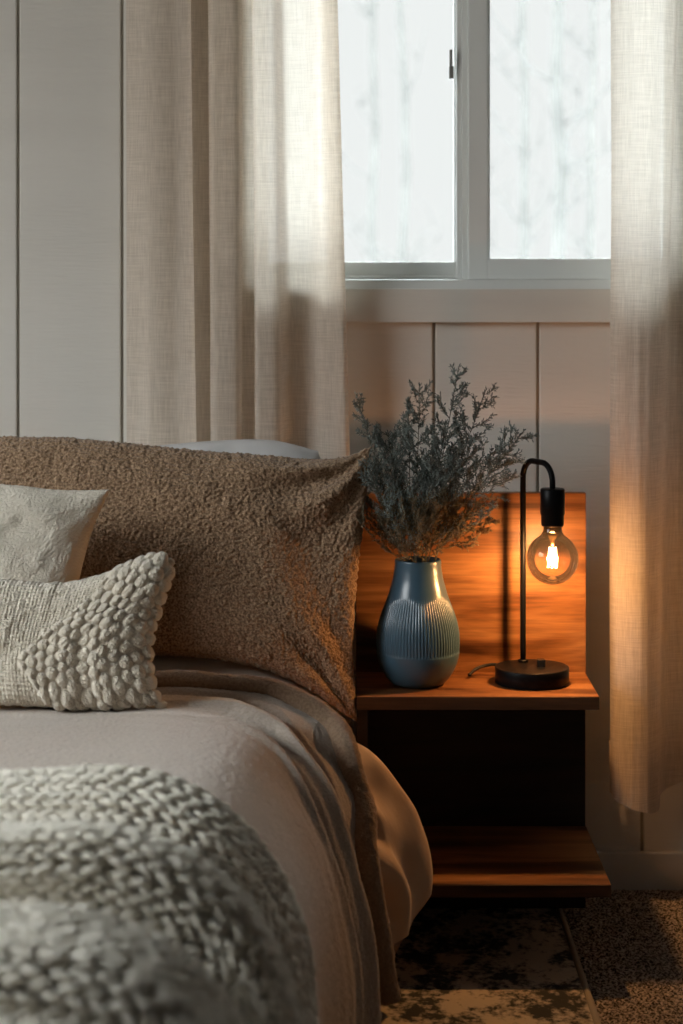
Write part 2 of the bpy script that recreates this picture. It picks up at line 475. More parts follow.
# fixed left sash (further out) and sliding right sash (nearer)
lz = pz2(262, gy); rz = pz2(258.5, .05)
part('sash_fixed', [(WX0 + .028, mull0 + .012, gy - .012, gy + .02, zb, lz), (WX0 + .028, WX0 + .055, gy - .012, gy + .02, zb, WZ1 - .03),
                    (mull0 + .000, mull0 + .02, gy - .012, gy + .02, zb, WZ1 - .03), (WX0 + .028, mull0 + .01, gy - .012, gy + .02, WZ1 - .06, WZ1 - .03)], M_vinyl, win)
m2 = px2(462, .035); m3 = px2(468, .03)
part('sash_sliding', [(px2(456.5, .045), m2, .042, .075, zb, WZ1 - .03), (m2, m3, .036, .075, zb, WZ1 - .03), (m3, mull1, .028, .07, zb, WZ1 - .03),
                      (mull1, mull1 + .005, .040, .066, rz - .004, WZ1 - .04),
                      (mull1 - .0005, WX1 - .03, .028, .0695, zb + .0003, rz), (mull1 - .0005, WX1 - .03, .028, .07, WZ1 - .065, WZ1 - .03), (WX1 - .06, WX1 - .03, .028, .07, zb, WZ1 - .03)], M_vinyl, win)
part('window_pane', [(WX0 + .05, mull0 + .005, gy + .002, gy + .006, lz - .005, WZ1 - .05)], M_pane, win, 0)
part('window_pane', [(mull1 - .004, WX1 - .05, .052, .056, rz - .005, WZ1 - .055)], M_pane, win, 0)
# latch
lt = []
lp = at(450.5, 78, .03)
bm = bmesh.new()
lx = px2(451, .04)
box(bm, lx - .0035, lx + .0045, .034, .046, pz2(79, .04), pz2(66, .04), .0018)
box(bm, lx - .003, lx + .002, .030, .042, pz2(66, .04), pz2(50, .04), .0012)
bm_obj('window_latch', bm, mat_basic('latch_grey', (.25, .25, .24), rough=.4), win)
# sill / apron board under the window
sz1, sz0 = pz2(289, -.02), pz2(322.5, -.02)
tag(part('windowsill', [(WX0 - .09, WX1 + .09, -.02, .02, sz0, sz1)], M_trim, None, .002), kind='structure')
bpy.data.objects['windowsill'].name = 'trim_1'
tag(part('trim_2', [(WX0 - .09, WX0 - .003, -.018, 0, sz1, WZ1 + .07), (WX1 + .003, WX1 + .09, -.018, 0, sz1, WZ1 + .07), (WX0 - .003, WX1 + .003, -.018, 0, WZ1 + .003, WZ1 + .07)], M_trim, None), kind='structure')

# outdoors: snowy ground and bare trees seen through the glass
M_snow = mat_basic('snow', (.8, .82, .84), rough=.8)
bm = bmesh.new(); box(bm, -14, 14, .6, 40, -1.2, -1.0)
tag(bm_obj('ground_outside', bm, M_snow), kind='structure')
M_bark = mat_basic('frosty_bark', (.085, .080, .074), rough=.9, noise=(3, (.115, .108, .10), .9), bump=(20, .6, .01))
trees = [(558, 15.0, .075, 1, 'thickest bare grey trunk, seen through the right pane'),
         (520, 21.0, .07, 2, 'bare tree left of the thickest trunk, seen through the right pane'),
         (590, 25.0, .07, 6, 'pale bare tree through the right pane, next to the right curtain'),
         (410, 23.0, .07, 4, 'bare tree through the left pane, nearer the window latch'),
         (366, 28.0, .08, 5, 'pale distant bare tree through the left pane, nearest the left curtain')]
def make_tree(px, Y, r, seed, label):
    rs = random.Random(seed)
    x = (px - CX) * (CD + Y) / F
    n = 24; zs = np.linspace(-1.05, 8.5, n)
    P = np.stack([x + np.cumsum([rs.uniform(-.035, .035) for _ in range(n)]), np.full(n, Y) + np.cumsum([rs.uniform(-.03, .03) for _ in range(n)]), zs], -1)
    P[0, :2] = (x, Y)
    parts = [tube_arrays(P, np.linspace(r, r * .35, n), 10)]
    for i in range(14):
        h = rs.uniform(.05, .95); k = h * (n - 1); i0 = int(k); p = P[i0]
        an = rs.uniform(0, 6.28); L = rs.uniform(.5, 1.3) * (1.1 - .5 * h); up = rs.uniform(.4, 1.1)
        q = [p]
        for j in range(1, 7):
            f = j / 6
            q.append(p + np.array([math.cos(an) * L * f, math.sin(an) * L * f, up * L * f * (0.6 + .5 * f)]) + np.array([rs.uniform(-.04, .04) for _ in range(3)]))
        q = np.array(q); parts.append(tube_arrays(q, np.linspace(r * .22, r * .06, 7), 5))
        for j in range(4):
            b0 = q[rs.randint(2, 5)]; d = np.array([rs.uniform(-.4, .4), rs.uniform(-.4, .4), rs.uniform(.1, .5)])
            parts.append(tube_arrays(np.array([b0, b0 + d * .5 + .02, b0 + d]), np.linspace(r * .13, r * .04, 3), 4))
    tag(link('bare_tree', mesh_np('bare_tree', *join(parts)), M_bark), label, 'tree', 'bare trees outside the window')
for a in trees: make_tree(*a)

# ------------------------------------------------------------------ rug
rx0, rx1, ry0, ry1 = -.75, .366, -2.6, -.045
rug = tag(empty('area_rug', ((rx0 + rx1) / 2, (ry0 + ry1) / 2, .004)), 'faded cream and charcoal vintage rug lying beneath the bed and nightstand', 'rug')
box_obj('rug_field', (rx0 + .006, rx1 - .006, ry0 + .006, ry1 - .006, .003, .013), M_rug, rug)
edge = [(rx0, ry0), (rx1, ry0), (rx1, ry1), (rx0, ry1), (rx0, ry0)]
parts = []
for (a, b_), (c, d) in zip(edge[:-1], edge[1:]):
    P = np.linspace((a, b_, .008), (c, d, .008), 40)
    parts.append(tube_arrays(P, .006, 8))
link('edge_binding', mesh_np('edge_binding', *join(parts)), M_rugedge, rug)

# ------------------------------------------------------------------ nightstand
PY = -.150                                           # front face of the back panel
NX0, NX1 = .024, px2(586, PY)
ns = tag(empty('nightstand', (.22, -.25, .014)), 'open wooden nightstand with tall back panel and two deep shelves', 'nightstand')
ZS = pz2(672, PY)
zt = pz2(493, PY)
ZL = pz2(826, PY)
box_obj('back_panel', (NX0, NX1, PY, PY + .020, ZS - .0204, zt), M_wood, ns, .0012)
lo_ = box_obj('shaded_lower_panel', (NX0, NX1 - .001, PY, PY + .018, .0135, ZS - .0206), M_shadewood, ns, .0012)  # back panel continued down, under-shelf shade put into its colour
lo_['label'] = 'lower back panel coloured near-black as shade under the shelf'
box_obj('light_block_panel', (NX0, NX0 + .018, -.330, PY - .0002, ZL, ZS - .0206), M_shadewood, ns, .0012)  # hidden panel added to keep light from the left off the interior
sh_ = box_obj('shelf', (NX0, NX1 - .002, -.3365, PY - .0002, ZS - .0205, ZS), M_wood, ns, .0008)
box_obj('shaded_front_edge', (NX0, NX1 - .002, -.339, -.3365, ZS - .0205, ZS - .0004), M_edgeshade, sh_, .0005)  # thin strip with the shade of the shelf front in its colour
sh_ = box_obj('shelf', (NX0, NX1, -.4615, PY - .0002, ZL - .019, ZL), M_wood, ns, .0008)
box_obj('shaded_front_edge', (NX0, NX1, -.464, -.4615, ZL - .019, ZL - .0004), M_edgeshade, sh_, .0005)  # same painted shade on the lower shelf front

# ------------------------------------------------------------------ vase
VY = -.245; VX = (418 - CX) * (CD + VY) / F; VK = .9645
M_vase = mat_basic('blue_grey_stoneware', (.052, .100, .138), rough=.28, spec=.5, noise=(5, (.045, .088, .122), .6))
Hh = .2095
vp = [(0.0001, 0), (.030, 0), (.040, .001), (.047, .005), (.056, .016), (.0635, .030), (.0685, .045), (.0705, .060), (.0712, .074), (.0700, .090), (.0668, .106), (.0620, .121),
      (.0565, .135), (.0512, .149), (.0466, .163), (.0430, .176), (.0408, .188), (.0395, .198), (.0392, .206), (.0388, Hh), (.0376, Hh + .001), (.0362, Hh), (.0360, .200), (.038, .185), (.045, .160), (.06, .115), (.066, .07), (.055, .025), (.03, .008), (.0001, .006)]
vpc = np.vstack([np.array(vp[:1]), catmull(vp[1:20], 150), np.array(vp[20:])]) * VK
Hh *= VK
def ribs(z, th, r):
    band = smooth01((z - .052) / .006) * smooth01((.150 - z) / .02) * (r > .03)
    out = np.ones_like(z); out[150 + 1:] = 0
    return -(.0011) * (0.5 - 0.5 * np.cos(th * 80)) ** .8 * band * out - .0006 * out * smooth01((z - .052) / .003) * smooth01((.16 - z) / .02)
vase = tag(lathe_obj('vase', vpc, M_vase, None, 640, (VX, VY, ZS + .0005), rmod=ribs),
           'blue-grey ribbed ceramic vase full of dried stems on the nightstand', 'vase')

# dried sprays
M_stem = mat_basic('dry_stem', (.10, .095, .06), rough=.85)
M_bloss = mat_basic('grey_green_blossom', (.17, .21, .195), rough=.9, noise=(60, (.32, .37, .35), .9))
M_straw = mat_basic('straw_blossom', (.17, .135, .08), rough=.9, noise=(60, (.24, .19, .12), .8))
def leaf_tris(P, D, L, Wd, rs):
    """small pointed folded leaves: P positions, D unit directions"""
    n = len(P)
    rnd = rs.normal(size=(n, 3)); side = np.cross(D, rnd); side /= np.linalg.norm(side, axis=1)[:, None] + 1e-9
    nor = np.cross(D, side)
    a = P; b_ = P + D * L[:, None] * .45 + side * Wd[:, None] + nor * Wd[:, None] * .4; c = P + D * L[:, None]; d = P + D * L[:, None] * .45 - side * Wd[:, None] + nor * Wd[:, None] * .4
    e_ = P + D * L[:, None] * .4 - nor * Wd[:, None] * .6
    V = np.stack([a, b_, c, d, e_], 1).reshape(-1, 3)
    o = (np.arange(n) * 5)[:, None]
    T = np.concatenate([o + np.array([[0, 1, 4]]), o + np.array([[1, 2, 4]]), o + np.array([[2, 3, 4]]), o + np.array([[3, 0, 4]]), o + np.array([[0, 2, 1]]), o + np.array([[0, 3, 2]])])
    return V, T
neck = np.array([VX, VY, ZS + Hh])
def spray(tip, base_off, label, seed, start=.25, spread=.055, nb=22, mat=None, fullness=1.0):
    rs = np.random.default_rng(seed)
    tip = np.array(tip)
    b0 = neck + np.array([base_off[0], base_off[1], 0]); low = np.array([VX - base_off[0] * .6, VY - base_off[1] * .6, ZS + .012])
    L = np.linalg.norm(tip - b0)
    mid = b0 + (tip - b0) * .5 + np.array([0, 0, .10 * L]) * (abs(tip[0] - b0[0]) / L)
    C = catmull([low, b0, b0 + (tip - b0) * .25 + np.array([0, 0, .06 * L]) * (abs(tip[0] - b0[0]) / L), mid, tip], 60)
    k_neck = int(np.argmin(np.linalg.norm(C - b0, axis=1)))
    stems = [tube_arrays(C, np.linspace(.0013, .0004, 60), 5)]
    LP, LD, LL = [], [], []
    outer = C[k_neck:]
    m = len(outer)
    def clothe(Q, dens, l0):
        T = np.gradient(Q, axis=0); T /= np.linalg.norm(T, axis=1)[:, None] + 1e-9
        seglen = np.linalg.norm(Q[-1] - Q[0]); n = max(4, int(seglen * dens))
        f = np.linspace(.12, 1, n) * (len(Q) - 1); i = np.minimum(f.astype(int), len(Q) - 2); fr = (f - i)[:, None]
        P = Q[i] * (1 - fr) + Q[i + 1] * fr
        rnd = rs.normal(size=(n, 3)); rnd -= T[i] * (rnd * T[i]).sum(1)[:, None]; rnd /= np.linalg.norm(rnd, axis=1)[:, None] + 1e-9
        D = T[i] * .75 + rnd * .65; D /= np.linalg.norm(D, axis=1)[:, None]
        LP.append(P); LD.append(D); LL.append(rs.uniform(.6, 1.2, n) * l0)
    clothe(outer[int(m * .72):], 700, .0072)
    for i in range(nb):
        f = start + (1 - start) * (i / nb) ** .9 + rs.uniform(-.01, .01)
        k = min(m - 2, int(f * (m - 1))); p = outer[k]; T = outer[min(k + 2, m - 1)] - outer[max(k - 1, 0)]; T /= np.linalg.norm(T)
        r_ = rs.normal(size=3); r_[1] *= .7; r_ -= T * r_.dot(T); r_ /= np.linalg.norm(r_)
        ln = spread * (1.25 - f) * rs.uniform(.7, 1.25)
        d1 = T * .62 + r_ * .8
        q = np.array([p, p + d1 * ln * .35, p + d1 * ln * .7 + T * ln * .10, p + d1 * ln + T * ln * .32])
        q = catmull(q, 12)
        stems.append(tube_arrays(q, np.linspace(.0006, .00025, 12), 4))
        clothe(q, 620 * fullness, .0072)
        for j in range(int(3 + 2 * fullness)):
            kk = rs.integers(3, 11); pp = q[kk]; T2 = q[min(kk + 1, 11)] - q[kk - 1]; T2 /= np.linalg.norm(T2)
            r2 = rs.normal(size=3); r2 -= T2 * r2.dot(T2); r2 /= np.linalg.norm(r2)
            l2 = ln * rs.uniform(.18, .36)
            q2 = np.linspace(pp, pp + (T2 * .75 + r2 * .65) * l2, 5)
            stems.append(tube_arrays(q2, np.linspace(.0004, .0002, 5), 3))
            clothe(q2, 720 * fullness, .0064)
    P = np.vstack(LP); D = np.vstack(LD); Ln = np.concatenate(LL)
    V, T = leaf_tris(P, D, Ln, Ln * .15, rs)
    # wholly inside the picture: one thing, stem + blossoms
    t = tag(empty('dried_flower_spray', low), label, 'dried flower', 'dried flower sprays in the vase')
    link('stem', mesh_np('stem', *join(stems)), M_stem, t)
    link('blossoms', mesh_np('blossoms', V, T), mat or M_bloss, t, smooth=False)
sp = [((459, 366, -0.230), (.012, .005), 'tallest grey-green dried spray, its tip rising straight above the vase', .18, .055, 30),
      ((420, 384, -0.250), (-.006, -.01), 'dense grey-green spray just left of the tallest one', .12, .065, 30),
      ((486, 390, -0.200), (.018, .012), 'grey-green spray ending just right of the tallest one', .18, .07, 26),
      ((356, 394, -0.270), (-.026, -.008), 'lone thin spray reaching highest toward the left curtain', .30, .05, 22),
      ((388, 432, -0.250), (-.02, .010), 'bushy low spray leaning left over the pillow corner', .1, .075, 28),
      ((367, 462, -0.290), (-.028, -.012), 'lowest left spray drooping behind the brown pillow corner', .2, .06, 20),
      ((524, 431, -0.240), (.028, -.004), 'long open spray reaching right to the top of the lamp', .35, .065, 22),
      ((508, 452, -0.270), (.026, -.014), 'short loose spray below the long one that reaches the lamp', .3, .06, 18),
      ((446, 425, -0.260), (.006, -.018), 'thick spray filling the middle front of the bunch', .05, .075, 32),
      ((472, 440, -0.250), (.016, -.016), 'leafy spray bulging right of the middle of the bunch', .05, .07, 30),
      ((408, 400, -0.190), (-.010, .018), 'slender spray standing at the back of the bunch', .3, .055, 20),
      ((496, 520, -0.260), (.026, -.012), 'short straw-coloured spray poking out low over the wooden panel', .3, .030, 16),
      ((420, 500, -0.290), (-.004, -.024), 'stubby brownish spray at the front rim of the vase', .02, .060, 34),
      ((450, 496, -0.280), (.012, -.022), 'stubby brownish spray right of the vase middle', .02, .060, 34),
      ((396, 492, -0.260), (-.018, -.012), 'stubby brownish spray at the left rim of the vase', .02, .060, 34)]
for i, (tp_, bo, lb, st, spd, nb) in enumerate(sp):
    spray(at(*tp_), bo, lb, 100 + i, st, spd, nb, mat=M_straw if 'straw' in lb or 'brownish' in lb else M_bloss)

# ------------------------------------------------------------------ lamp
LY = -.236
bc = np.array([(532 - CX) * (CD + LY) / F, LY, ZS])
lamp = tag(empty('table_lamp', bc), 'black metal arched table lamp with a bare round smoked bulb', 'lamp')
Rb, Hb = .0604, .0268
lathe_obj('base', [(.0001, 0), (Rb - .002, 0), (Rb, .0015), (Rb, Hb - .0015), (Rb - .0006, Hb - .0004), (Rb - .002, Hb), (.0001, Hb + .0002)], M_black, lamp, 96, tuple(bc + [0, 0, .0005]))
pp = at(523, 660, -.198); pp = np.array([pp.x, pp.y, ZS + Hb])
bb = at(552.5, 558.5, -.275); bulb_c = np.array([bb.x, bb.y, bb.z])
ztop = at(523, 462, -.24).z
dirh = bulb_c[:2] - pp[:2]; Lh = np.linalg.norm(dirh); dh = dirh / Lh
rb_ = .030
pts = [(pp[0], pp[1], ZS + Hb - .002)]
pts += [(pp[0], pp[1], z) for z in np.linspace(ZS + Hb + .02, ztop - rb_, 14)]
for a in np.linspace(0, 90, 12)[1:]:
    q = rb_ * (1 - math.cos(R(a))); pts.append((pp[0] + dh[0] * q, pp[1] + dh[1] * q, ztop - rb_ + rb_ * math.sin(R(a))))
for s_ in np.linspace(rb_, Lh - rb_, 8)[1:]:
    pts.append((pp[0] + dh[0] * s_, pp[1] + dh[1] * s_, ztop))
for a in np.linspace(0, 90, 12)[1:]:
    q = Lh - rb_ + rb_ * math.sin(R(a)); pts.append((pp[0] + dh[0] * q, pp[1] + dh[1] * q, ztop - rb_ + rb_ * math.cos(R(a))))
sock_top = at(552, 488.5, -.275).z
pts.append((bulb_c[0], bulb_c[1], sock_top - .004))
tube_obj('post', pts, .0048, M_black, lamp, 20)
lathe_obj('post_collar', [(.0001, 0), (.0085, 0), (.0085, .004), (.0001, .005)], M_black, lamp, 24, (pp[0], pp[1], ZS + Hb))
sock_bot = at(552, 526, -.275).z
h = sock_top - sock_bot
lathe_obj('socket', [(.0001, h), (.0185, h), (.0198, h - .0015), (.0198, h * .32), (.0185, h * .30), (.0183, h * .05), (.0175, 0), (.0150, 0), (.0150, .008), (.0001, .010)], M_black, lamp, 48, (bulb_c[0], bulb_c[1], sock_bot))
# globe bulb
Rg = .0418
prof = [(Rg * math.sin(a), -Rg * math.cos(a)) for a in np.linspace(0.002, R(152), 60)]
zn = prof[-1][1]; rn = prof[-1][0]
prof += [(rn - .002, zn + .003), (.0155, zn + .008), (.0142, zn + .014), (.0140, sock_bot - bulb_c[2] + .004)]
M_smoke = thin_glass('smoked_glass', (.16, .11, .08), (.90, .78, .66), -.010, .026, refl=.035, haze=.0025, hazecol=(1, .75, .55))
bulb = lathe_obj('bulb', prof, M_smoke, lamp, 96, (0, 0, 0))
bulb.data.transform(Matrix.Identity(4)); bulb.location = Vector(bulb_c)
bulb.parent = lamp; bulb.matrix_parent_inverse = lamp.matrix_world.inverted()
M_fil = mat_emit('glowing_filament', (1.0, .70, .40), 200)
M_fcap = mat_basic('brass_cap', (.5, .35, .15), rough=.35, metal=1)
fp = []
for k in range(6):
    a = k / 6 * 6.283 + .3
    r0, r1 = .0055, .0075
    P = np.linspace((bulb_c[0] + r0 * math.cos(a), bulb_c[1] + r0 * math.sin(a), bulb_c[2] + .018), (bulb_c[0] + r1 * math.cos(a), bulb_c[1] + r1 * math.sin(a), bulb_c[2] - .014), 8)
    fp.append(tube_arrays(P, .0009, 8))
fo = link('filament', mesh_np('filament', *join(fp)), M_fil, bulb)
mnt = [tube_arrays(np.array([[bulb_c[0], bulb_c[1], bulb_c[2] + z] for z in (.040, .034, .028, .020)]), [.008, .0065, .004, .003], 16),
       tube_arrays(np.array([[bulb_c[0], bulb_c[1], bulb_c[2] + z] for z in (.020, .0, -.014)]), [.001, .001, .001], 8)]
link('filament_mount', mesh_np('filament_mount', *join(mnt)), M_fcap, bulb)
lp_ = bpy.data.lights.new('bulb_light', 'POINT'); lp_.energy = 8.2; lp_.color = (1.0, .53, .20); lp_.shadow_soft_size = .010
lo = bpy.data.objects.new('bulb_light', lp_); COL.objects.link(lo); lo.location = Vector(bulb_c)
# rocker switch and cord
sx = at(541, 668, LY); 
bm = bmesh.new(); box(bm, sx.x - .0065, sx.x + .0065, LY - .007, LY + .007, ZS + Hb - .001, ZS + Hb + .012, .0012)
sw = bm_obj('switch', bm, M_blackgloss, lamp)
cp = [(bc[0] - .045, bc[1] + .042, ZS + .006), (bc[0] - .062, bc[1] + .046, ZS + .0062), (bc[0] - .085, bc[1] + .044, ZS + .0050), (bc[0] - .110, bc[1] + .028, ZS + .0035)]
cp = [at(502, 666.5, LY + .040), at(494, 664.5, LY + .052), at(484, 666, LY + .055), at(476, 669, LY + .045), at(469, 675, LY + .025)]
cp = [(p.x, p.y, max(p.z, ZS + .0032)) for p in cp]
tube_obj('cord', catmull(cp, 50), .0026, M_cord, lamp, 10)

# ------------------------------------------------------------------ curtains
def curtain(name, keys, z0, z1, label, seed, thick_edges=True, hem=True, shift=None, nz=220):
    """keys: (px at top, px at bottom, depth Y at top, depth Y at bottom); px as seen in the picture at that depth"""
    K = np.array(keys, float)
    nu = 420
    top = catmull([((k[0] - CX) * (CD + k[2]) / F, k[2]) for k in K], nu)
    bot = catmull([((k[1] - CX) * (CD + k[3]) / F, k[3]) for k in K], nu)
    z = np.linspace(z0, z1, nz); f = (z - z0) / (z1 - z0)
    f = np.interp(z, [z0, .70, 1.6, z1], [0, .12, 1.0, 1.0])[None, :, None]
    XY = bot[:, None] * (1 - f) + top[:, None] * f
    u = np.linspace(0, 1, nu)[:, None]; zz = z[None, :]
    Y = XY[..., 1] + .0035 * fbm(u * 14, zz * 1.6, seed, o=2) + .0006 * fbm(u * 50, zz * 3.0, seed + 3, o=2)
    X = XY[..., 0] + .0018 * fbm(u * 9 + 5, zz * 1.3, seed + 9, o=2)
    Zz = np.broadcast_to(zz, X.shape).copy()
    if shift is not None: Zz = shift(u, Zz)
    V = np.stack([X, np.minimum(Y, -.0235), Zz], -1).reshape(-1, 3)
    L = np.concatenate([[0], np.cumsum(np.linalg.norm(np.diff(top, axis=0), axis=1))])
    uv = np.stack([np.broadcast_to(L[:, None], X.shape), Zz], -1).reshape(-1, 2)
    o = link(name, mesh_np(name, V, grid_faces(nu, nz), uv), M_linen)
    tag(o, label, 'curtain', 'linen window curtains')
    if hem:                                         # folded hem at the bottom, a second layer of cloth
        k = int(nz * .045) + 2
        H = V.reshape(nu, nz, 3)[:, :k].copy(); Nn = grid_normals(H); Nn *= np.sign(-Nn[..., 1:2] + 1e-9)
        H2 = H - Nn * .0022
        link('hem', mesh_np('hem', H2.reshape(-1, 3), grid_faces(nu, k), uv.reshape(nu, nz, 2)[:, :k].reshape(-1, 2)), M_linen, o)
    return o
kl = [(126, 127, -.040, -.040), (150, 150, -.050, -.050), (175, 178, -.052, -.052), (187, 193, -.062, -.065), (190, 199, -.075, -.078), (188, 196, -.060, -.055), (190, 198, -.034, -.034), (200, 206, -.027, -.027), (212, 216, -.030, -.030),
      (209, 211, -.062, -.060), (211, 213, -.088, -.088), (222, 224, -.092, -.092), (236, 238, -.090, -.090), (241, 242, -.070, -.070), (240, 241, -.036, -.036), (247, 247, -.026, -.026), (255, 257, -.032, -.034),
      (252, 256, -.066, -.066), (254, 257, -.088, -.088), (264, 266, -.092, -.092), (274, 280, -.088, -.088), (279, 284, -.062, -.062), (284, 292, -.036, -.036), (300, 308, -.040, -.042), (318, 322, -.066, -.062), (332, 348, -.084, -.082),
      (337, 353, -.070, -.068), (332, 347, -.056, -.054), (322, 336, -.050, -.048)]
curtain('window_curtain', kl, .12, 2.10, 'cream linen curtain hanging left of the window behind the bed', 4)
def sh(u, Z):
    drop = .045 * np.exp(-((u - .36) / .20) ** 2)
    return Z - drop * smooth01((.9 - Z) / .8) 
kr = [(612, 616, -.045, -.045), (611, 611, -.075, -.078), (614, 612, -.105, -.110), (628, 620, -.118, -.125), (645, 634, -.122, -.130), (660, 646, -.118, -.124), (675, 656, -.100, -.104), (679, 660, -.078, -.078), (676, 660, -.055, -.052), (684, 668, -.040, -.036),
      (700, 690, -.034, -.030), (716, 708, -.045, -.045), (722, 716, -.085, -.08), (745, 740, -.095, -.09), (765, 762, -.06, -.06)]
curtain('window_curtain', kr, .205, 2.10, 'cream linen curtain hanging right of the window, lit warm by the lamp', 11, shift=sh)
rod = tag(empty('curtain_rod', (.2, -.07, 2.13)), 'slim black curtain rod above the window', 'curtain rod')
tube_obj('rod', [(-.46, -.07, 2.115), (.86, -.07, 2.115)], .009, M_black, rod)
for x in (-.46, .86):
    lathe_obj('finial', [(.0001, -.02), (.014, -.012), (.018, 0), (.014, .012), (.0001, .02)], M_black, rod, 20, (x, -.07, 2.115))
    tube_obj('bracket', [(x * .92 + .02, -.07, 2.115), (x * .92 + .02, 0, 2.115)], .006, M_black, rod)

# ------------------------------------------------------------------ bed
bed = tag(empty('bed', (-.82, -1.15, 0)), 'low bed carrying the layered tan and taupe bedding', 'bed')
def rbox(name, b_, mat, parent, bev):
    bm = bmesh.new(); box(bm, *b_)
    bmesh.ops.bevel(bm, geom=list(bm.edges), offset=bev, segments=5, affect='EDGES', profile=.5)
    return bm_obj(name, bm, mat, parent, True)
rbox('mattress', (-1.58, -.10, -2.15, -.125, .20, .415), M_mattress, bed, .05)
box_obj('bed_base', (-1.56, -.11, -2.13, -.13, .06, .20), M_wood, bed, .004)
for x in (-1.5, -.17):
    for y in (-2.05, -.22):
        box_obj('leg', (x - .03, x + .03, y - .03, y + .03, .0135, .062), M_wood, bed, .003)

# drape: cross-section of the bedding as a function of Y (X, Z control points)
DK = {-.12: [(-.22, .450), (-.12, .440), (-.05, .395), (-.020, .300), (-.015, .18), (-.02, .08)],
      -.40: [(-.22, .450), (-.11, .440), (-.035, .395), (-.006, .320), (-.004, .20), (-.008, .08)],
      -.475: [(-.22, .450), (-.10, .438), (.000, .392), (.030, .330), (.036, .20), (.012, .08)],
      -.535: [(-.22, .450), (-.09, .436), (.014, .396), (.086, .332), (.136, .20), (.114, .09)],
      -.60: [(-.22, .450), (-.10, .432), (.000, .382), (.058, .300), (.095, .19), (.085, .08)],
      -.68: [(-.22, .450), (-.12, .428), (-.024, .366), (.022, .275), (.046, .18), (.060, .07)],
      -.76: [(-.22, .450), (-.12, .426), (-.036, .355), (-.002, .265), (.022, .17), (.042, .07)],
      -.90: [(-.22, .450), (-.13, .424), (-.054, .345), (-.018, .250), (-.002, .15), (-.002, .05)],
      -1.15: [(-.22, .450), (-.14, .420), (-.074, .345), (-.050, .250), (-.044, .15), (-.044, .05)],
      -1.45: [(-.23, .450), (-.16, .420), (-.100, .340), (-.078, .240), (-.070, .14), (-.070, .05)],
      -2.30: [(-.23, .450), (-.16, .420), (-.115, .340), (-.095, .240), (-.085, .14), (-.085, .05)]}
DKy = sorted(DK)
SL = .62                                             # drape length kept in the table
def section(Y):
    ks = np.array(DKy); A = np.array([DK[k] for k in DKy])
    j = int(np.clip(np.searchsorted(ks, Y) - 1, 0, len(ks) - 2)); f = np.clip((Y - ks[j]) / (ks[j + 1] - ks[j]), 0, 1); f = f * f * (3 - 2 * f)
    P = A[j] * (1 - f) + A[j + 1] * f
    C = catmull([(-.32, .4505)] + [tuple(p) for p in P], 160)
    L = np.concatenate([[0], np.cumsum(np.linalg.norm(np.diff(C, axis=0), axis=1))])
    return C, L                                      # s is measured from X=-.32
YT = np.linspace(-2.32, -.11, 300)
tab = [section(y) for y in YT]
SG = np.linspace(0, SL, 400)
TX = np.array([np.interp(SG, L, C[:, 0]) for C, L in tab]); TZ = np.array([np.interp(SG, L, C[:, 1]) for C, L in tab])
SM = np.array([L[-1] for C, L in tab])
def bilin(T, s, Y):
    fi = np.clip((Y - YT[0]) / (YT[1] - YT[0]), 0, len(YT) - 1.001); fj = np.clip(s / (SG[1] - SG[0]), 0, len(SG) - 1.001)
    i, j = fi.astype(int), fj.astype(int); a, b_ = fi - i, fj - j
    return (T[i, j] * (1 - a) * (1 - b_) + T[i + 1, j] * a * (1 - b_) + T[i, j + 1] * (1 - a) * b_ + T[i + 1, j + 1] * a * b_)
def base_pt(s, Y):
    """s: across the bed (0 at X=-.32; negative further left), Y along it -> point on the mattress-and-duvet surface"""
    s, Y = np.broadcast_arrays(np.asarray(s, float), np.asarray(Y, float))
    X = np.where(s < 0, -.32 + s, bilin(TX, np.maximum(s, 0), Y)); Z = np.where(s < 0, .4505, bilin(TZ, np.maximum(s, 0), Y))
    return np.stack([X, Y, Z], -1)
def base_n(s, Y):
    e_ = .006
    a = base_pt(s + e_, Y) - base_pt(s - e_, Y); b_ = base_pt(s, np.clip(Y + e_, None, -.11)) - base_pt(s, Y - e_)
    n = np.cross(a, b_); n /= np.linalg.norm(n, axis=-1, keepdims=True) + 1e-9
    return n
def smax(Y): return np.interp(Y, YT, SM)

def duvet_h(s, Y):
    dr = smooth01((s - .10) / .25)
    h = .004 * fbm(s * 7, Y * 6, 0, 21, 3)
    # pulled creases running down the hanging side, beside the blanket hem
    h = h + dr * (.010 * np.sin((Y * 1.0 - s * .42) * 95 + 3 * vnoise(s * 4, Y * 5, 0, 8)) * np.exp(-((Y + .64) / .05) ** 2))
    h = h + dr * .006 * fbm(s * 5 + 3, (Y + s * .3) * 13, 0, 31, 2)
    return h
def sheet(name, sv, Yv, hf, th, mat, parent=None, flip=False, closed=True, tex=None):
    Sg, Yg = np.meshgrid(sv, Yv, indexing='ij')
    if callable(hf): H = hf(Sg, Yg)
    P = base_pt(Sg, Yg); Nn = base_n(Sg, Yg)
    if tex is not None: H = H + tex(Sg, Yg)
    top = P + Nn * H[..., None]
    nu, nv = Sg.shape
    V = [top.reshape(-1, 3)]; Q = [grid_faces(nu, nv)]
    return V[0], Q[0], top, Nn, nu, nv

